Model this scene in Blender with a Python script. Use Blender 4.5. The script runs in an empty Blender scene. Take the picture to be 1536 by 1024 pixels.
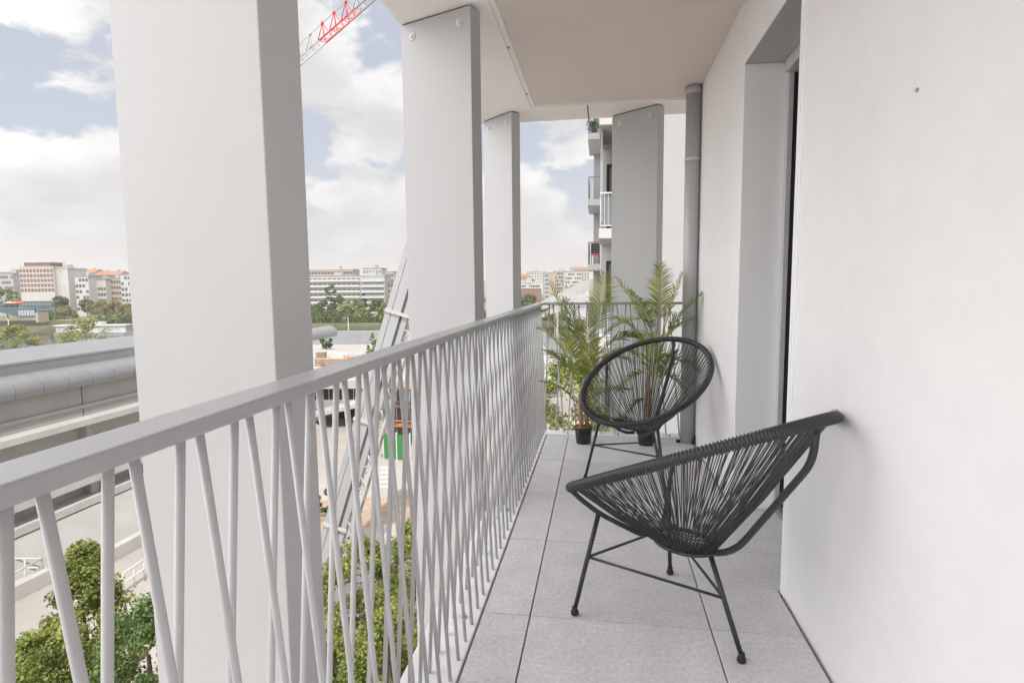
import bpy, bmesh, math, random
from mathutils import Vector, Matrix
R = math.radians
rnd = random.Random(7)
sc = bpy.context.scene
COL = sc.collection

# ------------------------------------------------------------------ camera
EYE = Vector((0, 0, 1.14))
CX = Vector((0.988458472, 0.151163085, -0.009978508))
CY = Vector((-0.004962695, 0.098143197, 0.995159929))
CZ = Vector((0.151410768, -0.983624743, 0.097760651))
FPX = 871.944
cam = bpy.data.cameras.new('camera'); camo = bpy.data.objects.new('camera', cam); COL.objects.link(camo)
m = Matrix.Identity(4)
for i, a in enumerate((CX, CY, CZ)):
    for j in range(3): m[j][i] = a[j]
m.translation = EYE
camo.matrix_world = m
cam.sensor_width = 36; cam.lens = FPX / 1536 * 36; cam.clip_start = 0.02; cam.clip_end = 9000
sc.camera = camo
FWD = Vector((-0.15214, 0.98836, 0)).normalized()
RGT = Vector((FWD.y, -FWD.x, 0))

def at(px, py, d):
    """world point seen at a photo pixel, d metres ahead of the camera (measured level)"""
    v = CX * (px - 768) - CY * (py - 512) - CZ * FPX
    return EYE + v * (d / v.dot(FWD))

# ------------------------------------------------------------------ materials
def nodes(name):
    mt = bpy.data.materials.new(name); mt.use_nodes = True
    nt = mt.node_tree; return mt, nt, nt.nodes['Principled BSDF']
def mat(name, col, rough=.6, var=.06, scale=6., bump=0., bscale=60., metal=0., spec=.5, coord='Object', big=0., stretch=None, rv=0.):
    """surface colour with fine mottling (var), large cloudy wear (big) and a little bump"""
    mt, nt, b = nodes(name); L = nt.links.new; N = nt.nodes.new
    b.inputs['Roughness'].default_value = rough; b.inputs['Metallic'].default_value = metal
    b.inputs['Specular IOR Level'].default_value = spec
    tc = N('ShaderNodeTexCoord'); src = tc.outputs[coord]
    if stretch:
        mp = N('ShaderNodeMapping'); mp.inputs['Scale'].default_value = stretch; L(src, mp.inputs[0]); src = mp.outputs[0]
    n1 = N('ShaderNodeTexNoise'); n1.inputs['Scale'].default_value = scale; n1.inputs['Detail'].default_value = 8; L(src, n1.inputs['Vector'])
    rp = N('ShaderNodeValToRGB'); e = rp.color_ramp.elements
    lo = [max(0, c * (1 - var * 1.6)) for c in col]; hi = [min(1, c * (1 + var * 1.6)) for c in col]
    e[0].position = .25; e[1].position = .75; e[0].color = (*lo, 1); e[1].color = (*hi, 1)
    L(n1.outputs['Fac'], rp.inputs[0]); out = rp.outputs[0]
    if big:
        n2 = N('ShaderNodeTexNoise'); n2.inputs['Scale'].default_value = scale * .12; n2.inputs['Detail'].default_value = 5; L(src, n2.inputs['Vector'])
        mr = N('ShaderNodeMapRange'); mr.inputs[1].default_value = .3; mr.inputs[2].default_value = .7
        mr.inputs[3].default_value = 1 - big; mr.inputs[4].default_value = 1 + big; L(n2.outputs['Fac'], mr.inputs[0])
        mx = N('ShaderNodeVectorMath'); mx.operation = 'SCALE'; L(out, mx.inputs[0]); L(mr.outputs[0], mx.inputs['Scale']); out = mx.outputs[0]
    L(out, b.inputs['Base Color'])
    if rv:
        m2 = N('ShaderNodeMapRange'); m2.inputs[3].default_value = rough - rv; m2.inputs[4].default_value = rough + rv
        L(n1.outputs['Fac'], m2.inputs[0]); L(m2.outputs[0], b.inputs['Roughness'])
    if bump:
        n3 = N('ShaderNodeTexNoise'); n3.inputs['Scale'].default_value = bscale; n3.inputs['Detail'].default_value = 4; L(src, n3.inputs['Vector'])
        bp = N('ShaderNodeBump'); bp.inputs['Strength'].default_value = bump; bp.inputs['Distance'].default_value = .01
        L(n3.outputs['Fac'], bp.inputs['Height']); L(bp.outputs[0], b.inputs['Normal'])
    return mt
def leafmat(name, c0, c1, scale=1.2, trans=.35, rough=.5, coord='Object'):
    mt, nt, b = nodes(name); L = nt.links.new; N = nt.nodes.new
    tc = N('ShaderNodeTexCoord'); n1 = N('ShaderNodeTexNoise'); n1.inputs['Scale'].default_value = scale; n1.inputs['Detail'].default_value = 6
    L(tc.outputs[coord], n1.inputs['Vector'])
    geo = N('ShaderNodeNewGeometry'); ad = N('ShaderNodeMath'); ad.operation = 'MULTIPLY_ADD'; ad.inputs[1].default_value = .5
    L(geo.outputs['Random Per Island'], ad.inputs[0]); 
    s2 = N('ShaderNodeMath'); s2.operation = 'MULTIPLY_ADD'; s2.inputs[1].default_value = 1.4; s2.inputs[2].default_value = -.45
    L(n1.outputs['Fac'], s2.inputs[0]); L(s2.outputs[0], ad.inputs[2])
    rp = N('ShaderNodeValToRGB'); e = rp.color_ramp.elements; e[0].position = .05; e[1].position = .95
    e[0].color = (*c0, 1); e[1].color = (*c1, 1); L(ad.outputs[0], rp.inputs[0])
    L(rp.outputs[0], b.inputs['Base Color']); b.inputs['Roughness'].default_value = rough
    t = N('ShaderNodeBsdfTranslucent'); L(rp.outputs[0], t.inputs[0]); mx = N('ShaderNodeMixShader'); mx.inputs[0].default_value = trans
    L(b.outputs[0], mx.inputs[1]); L(t.outputs[0], mx.inputs[2]); L(mx.outputs[0], nt.nodes['Material Output'].inputs[0])
    return mt
M = {}
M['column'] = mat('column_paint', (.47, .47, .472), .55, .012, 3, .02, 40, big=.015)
M['wall'] = mat('plaster_wall', (.80, .79, .79), .85, .015, 9, .14, 160, big=.03)
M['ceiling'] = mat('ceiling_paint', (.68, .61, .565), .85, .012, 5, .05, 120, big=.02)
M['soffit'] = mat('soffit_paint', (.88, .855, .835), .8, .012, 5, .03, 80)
M['rail'] = mat('rail_paint', (.37, .37, .375), .28, .02, 12, .03, 220)
M['bar'] = mat('baluster_paint', (.50, .50, .505), .28, .015, 14, .02, 200)
M['plate'] = mat('plate_paint', (.80, .79, .79), .45, .04, 9, .02, 90, big=.04)
M['tile'] = mat('porcelain_tile', (.64, .625, .645), .5, .10, 70, .05, 420, big=.06, rv=.08)
_nt = M['tile'].node_tree; _b = _nt.nodes['Principled BSDF']; _c = _b.inputs['Base Color'].links[0].from_socket
_g = _nt.nodes.new('ShaderNodeNewGeometry'); _r = _nt.nodes.new('ShaderNodeMapRange'); _r.inputs[3].default_value = .94; _r.inputs[4].default_value = 1.05
_nt.links.new(_g.outputs['Random Per Island'], _r.inputs[0]); _s = _nt.nodes.new('ShaderNodeVectorMath'); _s.operation = 'SCALE'
_nt.links.new(_c, _s.inputs[0]); _nt.links.new(_r.outputs[0], _s.inputs['Scale']); _nt.links.new(_s.outputs[0], _b.inputs['Base Color'])
M['joint'] = mat('joint_dark', (.03, .028, .027), .9, .2, 20)
M['reveal'] = mat('reveal_paint', (.88, .885, .89), .5, .01, 4)
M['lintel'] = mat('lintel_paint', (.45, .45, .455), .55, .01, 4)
M['alu'] = mat('aluminium', (.62, .62, .63), .4, .03, 8, metal=.3)
M['alugrey'] = mat('anthracite_aluminium', (.19, .20, .21), .45, .04, 8)
M['black'] = mat('black_gasket', (.018, .018, .02), .5, .1, 10)
M['pipe'] = mat('pipe_zinc', (.46, .465, .48), .45, .05, 5, .02, 50, metal=.15, stretch=(1, 1, .25))
M['steel'] = mat('bolt_steel', (.42, .42, .43), .35, .06, 20, metal=.7)
M['boltw'] = mat('bolt_painted', (.66, .65, .64), .45, .03, 20)
M['cord'] = mat('pvc_cord', (.034, .035, .039), .30, .15, 60)
M['frame'] = mat('powder_coated_steel', (.032, .036, .042), .36, .08, 30, .02, 300)
M['rubber'] = mat('black_rubber', (.02, .02, .02), .7, .1, 30)
M['pot'] = mat('black_plastic', (.022, .024, .026), .42, .1, 20)
M['soil'] = mat('coir', (.34, .20, .09), .95, .35, 60, .6, 120)
M['ptrunk'] = mat('palm_trunk', (.36, .24, .14), .85, .25, 40, .4, 90)
M['stone'] = mat('pale_concrete', (.36, .35, .34), .8, .06, .6, big=.08)
M['white'] = mat('white_facade', (.50, .49, .475), .75, .04, .3, big=.05)
M['cream'] = mat('cream_facade', (.46, .41, .355), .8, .05, .3, big=.06)
M['greyf'] = mat('grey_facade', (.38, .38, .38), .75, .05, .3, big=.05)
M['beige'] = mat('beige_facade', (.42, .34, .27), .8, .05, .3, big=.06)
M['pinkf'] = mat('pink_facade', (.44, .335, .29), .8, .05, .3, big=.06)
M['tealf'] = mat('teal_facade', (.05, .085, .10), .5, .1, .3)
M['brown'] = mat('bronze_panel', (.20, .105, .075), .6, .12, .4)
M['roofred'] = mat('red_tile_roof', (.30, .15, .10), .85, .15, 1.5)
M['roofgrey'] = mat('zinc_roof', (.27, .28, .295), .6, .06, .8)
M['win'] = mat('window_glass', (.085, .092, .10), .15, .55, .5)
M['winl'] = mat('window_glass_pale', (.20, .225, .24), .12, .2, .2)
M['balc'] = mat('balcony_panel', (.42, .45, .48), .5, .05, .5)
M['ind'] = mat('industrial_render', (.36, .345, .33), .85, .05, .7, .05, 8, big=.06, stretch=(1, 1, .35))
M['indmetal'] = mat('industrial_sheet', (.27, .278, .29), .42, .04, .9, metal=.25, big=.05)
M['indledge'] = mat('industrial_ledge', (.47, .46, .445), .7, .05, 1.2, big=.06)
M['mast'] = mat('mast_sheet', (.40, .405, .415), .45, .05, 1.4, metal=.2, big=.06, stretch=(1, 1, .3))
M['mastdark'] = mat('mast_groove', (.10, .10, .105), .6, .1, 3)
M['crane_red'] = mat('crane_red', (.60, .06, .055), .5, .05, 3)
M['crane_white'] = mat('crane_white', (.42, .42, .43), .5, .05, 3)
M['crane_grey'] = mat('crane_grey', (.30, .30, .31), .5, .05, 3)
M['ground'] = mat('plaza_paving', (.36, .33, .305), .85, .06, .5, .05, 6, big=.10)
M['road'] = mat('asphalt', (.17, .165, .165), .9, .12, 1.2, big=.1)
M['tan'] = mat('tan_gravel', (.34, .255, .19), .95, .15, 2.5, big=.1)
M['bank'] = mat('far_bank_earth', (.16, .16, .09), .95, .2, .12, big=.2)
M['grass'] = mat('verge_green', (.07, .10, .035), .95, .3, .5)
M['teal'] = mat('bridge_teal', (.05, .10, .125), .5, .08, .5)
M['green'] = mat('green_hoarding', (.04, .21, .06), .5, .06, 2)
M['orange'] = mat('orange_barrier', (.55, .22, .09), .5, .08, 2)
M['whitep'] = mat('white_paint', (.56, .56, .55), .5, .03, 2)
M['timber'] = mat('timber_stack', (.36, .27, .19), .8, .2, 3)
M['bark'] = mat('bark', (.11, .085, .065), .95, .25, 8, .4, 20)
M['leafA'] = leafmat('leaf_linden', (.055, .095, .014), (.34, .37, .08), 1.3)
M['leafB'] = leafmat('leaf_dark', (.03, .065, .015), (.13, .20, .045), 1.1)
M['leafC'] = leafmat('leaf_olive', (.15, .18, .05), (.36, .38, .15), .5)
M['leafD'] = leafmat('leaf_far', (.045, .085, .02), (.21, .27, .065), .25)
M['leafE'] = leafmat('leaf_yellow', (.14, .15, .03), (.30, .30, .08), .25)
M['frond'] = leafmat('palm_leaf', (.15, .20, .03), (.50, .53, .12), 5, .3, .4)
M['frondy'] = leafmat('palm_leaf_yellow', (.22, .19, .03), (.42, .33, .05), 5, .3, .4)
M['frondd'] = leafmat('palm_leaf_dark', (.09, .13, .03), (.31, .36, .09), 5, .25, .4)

def water_mat():
    mt, nt, b = nodes('river_water'); L = nt.links.new; N = nt.nodes.new
    b.inputs['Base Color'].default_value = (.055, .065, .045, 1); b.inputs['Roughness'].default_value = .09
    tc = N('ShaderNodeTexCoord'); mp = N('ShaderNodeMapping'); mp.inputs['Scale'].default_value = (.5, .25, 1); L(tc.outputs['Object'], mp.inputs[0])
    n = N('ShaderNodeTexNoise'); n.inputs['Scale'].default_value = .9; n.inputs['Detail'].default_value = 5; L(mp.outputs[0], n.inputs['Vector'])
    bp = N('ShaderNodeBump'); bp.inputs['Strength'].default_value = .12; bp.inputs['Distance'].default_value = .2
    L(n.outputs['Fac'], bp.inputs['Height']); L(bp.outputs[0], b.inputs['Normal']); return mt
M['water'] = water_mat()
def glass_mat():
    mt, nt, b = nodes('door_glass'); b.inputs['Base Color'].default_value = (.06, .07, .075, 1); b.inputs['Roughness'].default_value = .03
    N = nt.nodes.new; n = N('ShaderNodeTexNoise'); n.inputs['Scale'].default_value = 1.5
    bp = N('ShaderNodeBump'); bp.inputs['Strength'].default_value = .02; nt.links.new(n.outputs['Fac'], bp.inputs['Height']); nt.links.new(bp.outputs[0], b.inputs['Normal'])
    return mt
M['glass'] = glass_mat()

# ------------------------------------------------------------------ mesh builder
class MB:
    def __init__(s): s.v = []; s.f = []; s.sm = []; s.mi = []; s.cur = 0
    def add(s, vs, fs, smooth=False):
        o = len(s.v); s.v += [tuple(v) for v in vs]; s.f += [tuple(i + o for i in f) for f in fs]
        s.sm += [smooth] * len(fs); s.mi += [s.cur] * len(fs); return s
    def box(s, a, b, mx=None):
        (x0, y0, z0), (x1, y1, z1) = a, b
        vs = [Vector(p) for p in ((x0, y0, z0), (x1, y0, z0), (x1, y1, z0), (x0, y1, z0), (x0, y0, z1), (x1, y0, z1), (x1, y1, z1), (x0, y1, z1))]
        if mx is not None: vs = [mx @ v for v in vs]
        return s.add(vs, [(0, 3, 2, 1), (4, 5, 6, 7), (0, 1, 5, 4), (1, 2, 6, 5), (2, 3, 7, 6), (3, 0, 4, 7)])
    def prism(s, poly, z0, z1):
        n = len(poly); vs = [(x, y, z0) for x, y in poly] + [(x, y, z1) for x, y in poly]
        return s.add(vs, [tuple(range(n - 1, -1, -1)), tuple(range(n, 2 * n))] + [(i, (i + 1) % n, n + (i + 1) % n, n + i) for i in range(n)])
    def extrude_path(s, prof, p0, p1, side, up):
        """profile (side,up) pairs swept from p0 to p1, ends closed"""
        n = len(prof); vs = []
        for p in (p0, p1): vs += [Vector(p) + side * a + up * b for a, b in prof]
        return s.add(vs, [tuple(range(n - 1, -1, -1)), tuple(range(n, 2 * n))] + [(i, (i + 1) % n, n + (i + 1) % n, n + i) for i in range(n)])
    def tube(s, pts, r, n=8, closed=False, caps=True):
        pts = [Vector(p) for p in pts]; k = len(pts); rs = r if isinstance(r, (list, tuple)) else [r] * k
        vs = []; prev = None
        for i, p in enumerate(pts):
            if closed: t = pts[(i + 1) % k] - pts[i - 1]
            else: t = pts[min(i + 1, k - 1)] - pts[max(i - 1, 0)]
            t.normalize()
            if prev is None:
                a = Vector((0, 0, 1)) if abs(t.z) < .9 else Vector((1, 0, 0)); u = t.cross(a).normalized()
            else:
                u = prev - t * prev.dot(t); u.normalize()
            prev = u; w = t.cross(u)
            vs += [p + (u * math.cos(2 * math.pi * j / n) + w * math.sin(2 * math.pi * j / n)) * rs[i] for j in range(n)]
        fs = []
        for i in range(k if closed else k - 1):
            for j in range(n):
                a = i * n + j; b = i * n + (j + 1) % n; c = ((i + 1) % k) * n + (j + 1) % n; d = ((i + 1) % k) * n + j
                fs.append((a, b, c, d))
        s.add(vs, fs, True)
        if not closed and caps:
            o = len(s.v) - len(vs)
            s.f += [tuple(o + j for j in range(n - 1, -1, -1)), tuple(o + (k - 1) * n + j for j in range(n))]; s.sm += [False] * 2; s.mi += [s.cur] * 2
        return s
    def lathe(s, prof, c=(0, 0, 0), n=24, ax='z'):
        vs = []
        for r, z in prof:
            for j in range(n):
                a = 2 * math.pi * j / n
                vs.append((c[0] + r * math.cos(a), c[1] + r * math.sin(a), c[2] + z))
        fs = []
        for i in range(len(prof) - 1):
            for j in range(n): fs.append((i * n + j, i * n + (j + 1) % n, (i + 1) * n + (j + 1) % n, (i + 1) * n + j))
        s.add(vs, fs, True)
        o = len(s.v) - len(vs); q = (len(prof) - 1) * n
        s.f += [tuple(o + j for j in range(n - 1, -1, -1)), tuple(o + q + j for j in range(n))]; s.sm += [False] * 2; s.mi += [s.cur] * 2
        return s
    def blob(s, c, rad, n=8, jit=.12):
        """uneven lump"""
        vs = []; rows = 5
        for i in range(rows + 1):
            t = math.pi * i / rows
            for j in range(n):
                a = 2 * math.pi * j / n; k = 1 + rnd.uniform(-jit, jit)
                vs.append((c[0] + rad[0] * math.sin(t) * math.cos(a) * k, c[1] + rad[1] * math.sin(t) * math.sin(a) * k, c[2] + rad[2] * math.cos(t) * k))
        return s.add(vs, [(i * n + j, (i + 1) * n + j, (i + 1) * n + (j + 1) % n, i * n + (j + 1) % n) for i in range(rows) for j in range(n)], True)
    def mesh(s, name, mts):
        me = bpy.data.meshes.new(name); me.from_pydata(s.v, [], s.f)
        for mt in (mts if isinstance(mts, (list, tuple)) else [mts]): me.materials.append(M[mt])
        me.polygons.foreach_set('use_smooth', s.sm); me.polygons.foreach_set('material_index', s.mi); me.update(); return me
    def build(s, name, mts, parent=None, bevel=0., seg=2):
        o = bpy.data.objects.new(name, s.mesh(name, mts)); COL.objects.link(o)
        if parent is not None: o.parent = parent
        if bevel:
            b = o.modifiers.new('edge', 'BEVEL'); b.width = bevel; b.segments = seg; b.limit_method = 'ANGLE'; b.angle_limit = R(40); b.harden_normals = False
        return o
def tag(o, label=None, cat=None, group=None, kind=None):
    if label: o['label'] = label
    if cat: o['category'] = cat
    if group: o['group'] = group
    if kind: o['kind'] = kind
    return o
def thing(name, label, cat, loc=(0, 0, 0), rz=0., group=None):
    o = bpy.data.objects.new(name, None); COL.objects.link(o); o.empty_display_size = .2
    o.location = loc; o.rotation_euler = (0, 0, rz); return tag(o, label, cat, group)
def link(name, me, parent, loc=(0, 0, 0), rot=(0, 0, 0), scale=(1, 1, 1)):
    o = bpy.data.objects.new(name, me); COL.objects.link(o); o.parent = parent
    o.location = loc; o.rotation_euler = rot; o.scale = scale; return o
def struct(o): o['kind'] = 'structure'; return o

# ------------------------------------------------------------------ balcony: floor
GZ = -13.0
WX = .665          # face of the long wall
mb = MB()
xs = [(-.402, -.2405), (-.2355, .3615), (.3665, .9)]
y = -1.68
yj = []
while y < 4.3: yj.append(y); y += .596
for k, (a, b) in enumerate(xs):
    for j in yj:
        y0, y1 = j + .002, min(j + .596 - .002, 4.315)
        if k == 2:
            # last column: up to the wall, and deeper inside the door opening
            lo, hi = 2.185, 2.985
            segs = [(max(y0, -9), min(y1, lo), .652), (max(y0, lo), min(y1, hi), .9), (max(y0, hi), y1, .652)]
            for s0, s1, xx in segs:
                if s1 - s0 > .003: mb.box((a, s0, -.02), (xx, s1, 0))
        else: mb.box((a, y0, -.02), (b, y1, 0))
fl = mb.build('balcony_floor', 'tile', bevel=.0012, seg=1); struct(fl)
mb = MB().box((-.41, -1.7, -.12), (1.0, 4.33, -.024)); struct(mb.build('floor_bed', 'joint'))
mb = MB().box((-.60, -1.72, -.34), (1.0, 4.49, -.122)); struct(mb.build('floor_slab', 'soffit'))

# ------------------------------------------------------------------ wall with the door opening
w = thing('wall', 'long white plastered wall on the right of the balcony with a deep door opening', 'wall', (WX, 0, 0))
T = .34
MB().box((0, -1.75, -.03), (T, 2.174, 2.9)).build('near_panel', 'wall', w, .004)
MB().box((0, 2.995, -.03), (T, 4.50, 2.9)).build('far_panel', 'wall', w, .004)
MB().box((.002, 2.1745, 2.165), (T - .002, 2.9945, 2.9)).build('lintel_panel', 'wall', w)
MB().box((.0, 2.1755, 2.160), (.235, 2.9935, 2.1645)).build('lintel_lining', 'lintel', w)
MB().box((.0, 2.990, 0.001), (.235, 2.9945, 2.159)).build('jamb_lining', 'reveal', w)
MB().box((-.004, 2.130, 0.0), (.235, 2.1738, 2.159)).box((-.0065, 2.152, 0.0), (-.0042, 2.1738, 2.159)).build('corner_trim', 'reveal', w)
MB().box((.001, -1.74, -.028), (.03, 2.17, -.005)).build('base_gap', 'joint', w)
# above: the building goes on upwards and downwards
bt = thing('apartment_building', 'white apartment building carrying the balcony, its ceiling slab overhead', 'building', (0, 0, 0))
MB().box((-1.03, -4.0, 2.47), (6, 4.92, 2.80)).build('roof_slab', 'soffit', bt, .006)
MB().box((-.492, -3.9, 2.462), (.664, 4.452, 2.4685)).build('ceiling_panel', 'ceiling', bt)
e = MB()
e.box((-.565, -3.9, 2.4605), (-.4935, 4.51, 2.469)).box((-.540, -3.9, 2.448), (-.528, 4.508, 2.4603)).box((-.512, -3.9, 2.452), (-.500, 4.50, 2.4603))
e.box((-.4925, 4.4535, 2.4605), (.66, 4.51, 2.469)).box((-.52, 4.470, 2.450), (.66, 4.480, 2.4603))
e.build('drip_strip', 'soffit', bt, .001)
for k in range(5):
    MB().lathe([(.008, 0), (.008, -.006), (.003, -.008)], (-.52, .9 + k * .82, 2.4603), 10).build('screw', 'steel', bt)
MB().box((.70, -14, GZ), (9, 4.5, -.125)).build('lower_facade', 'white', bt)
MB().box((1.35, -14, -.125), (9, 4.45, 2.47)).build('inner_wall', 'white', bt)
MB().box((-.6, -14, -3.4), (.699, 4.45, -3.1)).build('lower_slab', 'soffit', bt)
# dark panel joint across the far soffit
MB().box((-.112, 4.512, 2.4655), (-.106, 4.919, 2.4695)).build('soffit_joint', 'joint', bt)

# door
d = thing('sliding_door', 'glazed balcony door set deep in the white wall opening', 'door', (WX + .2, 2.58, 0))
MB().box((-.012, .375, .012), (.012, .409, 2.155)).build('shutter_rail', 'alu', d, .002)
MB().box((.016, .378, .012), (.034, .402, 2.155)).build('gasket', 'black', d)
fr = MB()
fr.box((.036, .30, .03), (.09, .40, 2.15)).box((.036, -.40, .03), (.09, -.30, 2.15)).box((.036, -.2995, 2.06), (.09, .2995, 2.15)).box((.036, -.2995, .03), (.09, .2995, .11))
fr.build('frame', 'alugrey', d, .003)
MB().box((.058, -.2995, .1105), (.07, .2995, 2.0595)).build('glass_pane', 'glass', d)
MB().box((-.005, -.40, .002), (.09, .40, .028)).build('threshold', 'alugrey', d, .003)
MB().box((-.03, -.40, 2.10), (.030, .373, 2.157)).build('shutter_box', 'alu', d, .002)

# small fittings on the wall
o = MB().lathe([(.003, 0), (.0048, .002), (.0034, .005), (.001, .006)], n=14).build('wall_plug', 'steel'); o.location = (WX, 1.402, 1.543); o.rotation_euler = (0, R(-90), 0)
tag(o, 'small grey fixing plug alone on the blank white wall', 'wall plug')
o = MB().lathe([(.012, 0), (.012, .012), (.009, .017), (.003, .018)], n=16).build('wall_bumper', 'whitep'); o.location = (WX, 1.742, .768); o.rotation_euler = (0, R(-90), 0)
tag(o, 'small white bumper on the wall behind the near chair back', 'bumper')

# ------------------------------------------------------------------ columns (slanted fins)
def column(label, corner, ang, width, depth, bolts=True, zb=GZ):
    t = thing('column', label, 'column', (corner[0], corner[1], 0), -R(ang), 'slanted white columns round the balcony')
    # local: near corner at origin, broad face runs along -x, depth along +y
    MB().box((-width, 0, zb), (0, depth, 2.462)).build('shaft', 'column', t, .0025)
    MB().box((-width + .01, .01, 2.4625), (-.01, depth - .01, 2.4695)).build('head_joint', 'joint', t)
    if bolts:
        for u in (.065, width - .075):
            b = MB().lathe([(.020, 0), (.020, .003), (.017, .005)], n=20).lathe([(.010, .005), (.010, .012), (.008, .014)], n=6).build('bolt', 'boltw', t)
            b.location = (-u, 0, 2.395); b.rotation_euler = (R(90), 0, 0)
    return t
column('widest and nearest white column, just beyond the handrail on the left', (-.600, .995), 20, .465, .092, False)
column('second white column along the railing, pair of bolts at its head', (-.623, 2.844), 21.8, .432, .085)
column('narrow third white column near the railing corner', (-.692, 4.576), 42.6, .367, .085)
c4 = (.414, 4.60)
column('white column beyond the end railing behind the palms, beside the downpipe', c4, 37, .42, .085)

# ------------------------------------------------------------------ railings
def baluster(p0, p1, r=.0054, n=10): return MB().tube([p0, p1], r, n)
rl = thing('railing', 'long pale grey balcony railing with crossing slanted bars, running along the left side', 'railing', (-.455, 0, 0))
ox = .455
MB().box((-.485 + ox, -1.2, .981), (-.425 + ox, 4.436, 1.0)).build('handrail', 'rail', rl, .004, 3)
PIT = .0953
y0 = .3712 - 14 * PIT
MA = baluster((0, 0, .9805), (-.042, -.050, 0)).mesh('baluster', 'bar')
MBm = baluster((0, 0, .9805), (.028, .085, 0)).mesh('baluster', 'bar')
for k in range(7, 57):
    y = y0 + k * PIT
    if y > 4.40: break
    link('baluster', MA, rl, (0, y, 0)); link('baluster', MBm, rl, (0, y + .0285, 0))
MB().box((-.574 + ox, -1.2, -.115), (-.411 + ox, 4.474, .0)).build('base_plate', 'plate', rl, .003)
bm_ = MB().lathe([(.0105, 0), (.0105, .003), (.0065, .003), (.0065, .013), (.005, .015)], n=12).mesh('bolt', 'steel')
for k in range(9): link('bolt', bm_, rl, (-.463 + ox, .42 + k * .478, .0))

r2 = thing('railing', 'short far balcony railing behind the potted palms', 'railing', (0, 4.42, 0))
MB().box((-.4235, -.03, .981), (.62, .03, 1.0)).build('handrail', 'rail', r2, .004, 3)
MA2 = baluster((0, 0, .9805), (-.050, .030, 0)).mesh('baluster', 'bar'); MB2 = baluster((0, 0, .9805), (.085, -.030, 0)).mesh('baluster', 'bar')
for k in range(11):
    x = -.39 + k * PIT
    if x < .56: link('baluster', MA2, r2, (x, 0, 0))
    if x + .12 < .60: link('baluster', MB2, r2, (x + .0285, 0, 0))
MB().box((-.4105, -.080, -.115), (.64, .053, .0)).build('base_plate', 'plate', r2, .003)
MB().box((.600, -.02, .0005), (.616, -.004, .9805)).build('end_post', 'bar', r2, .001)
for k in range(3): link('bolt', bm_, r2, (-.25 + k * .38, -.045, 0))

# ------------------------------------------------------------------ downpipe
dp = thing('downpipe', 'grey round downpipe in the far corner against the wall', 'downpipe', (.612, 4.225, 0))
MB().tube([(0, 0, .001), (0, 0, 2.461)], .049, 28).build('pipe', 'pipe', dp)
MB().lathe([(.053, 0), (.053, .02)], (0, 0, 1.965), 28).box((.045, -.008, 1.968), (.052, .008, 1.982)).tube([(-.002, -.053, 1.975), (-.002, -.066, 1.975)], .006, 8).build('clamp', 'alu', dp)
MB().lathe([(.054, 0), (.054, .05)], (0, 0, 2.405), 28).build('collar', 'pipe', dp)
MB().box((-.075, -.02, .0005), (-.05, .0, .02)).tube([(.035, -.045, .004), (.043, -.06, .03), (.048, -.04, .06)], .007, 8).build('foot_bracket', 'rubber', dp)
MB().tube([(.042, .08, .001), (.042, .08, 2.461)], .009, 10).build('earth_wire', 'boltw', dp)

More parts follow.
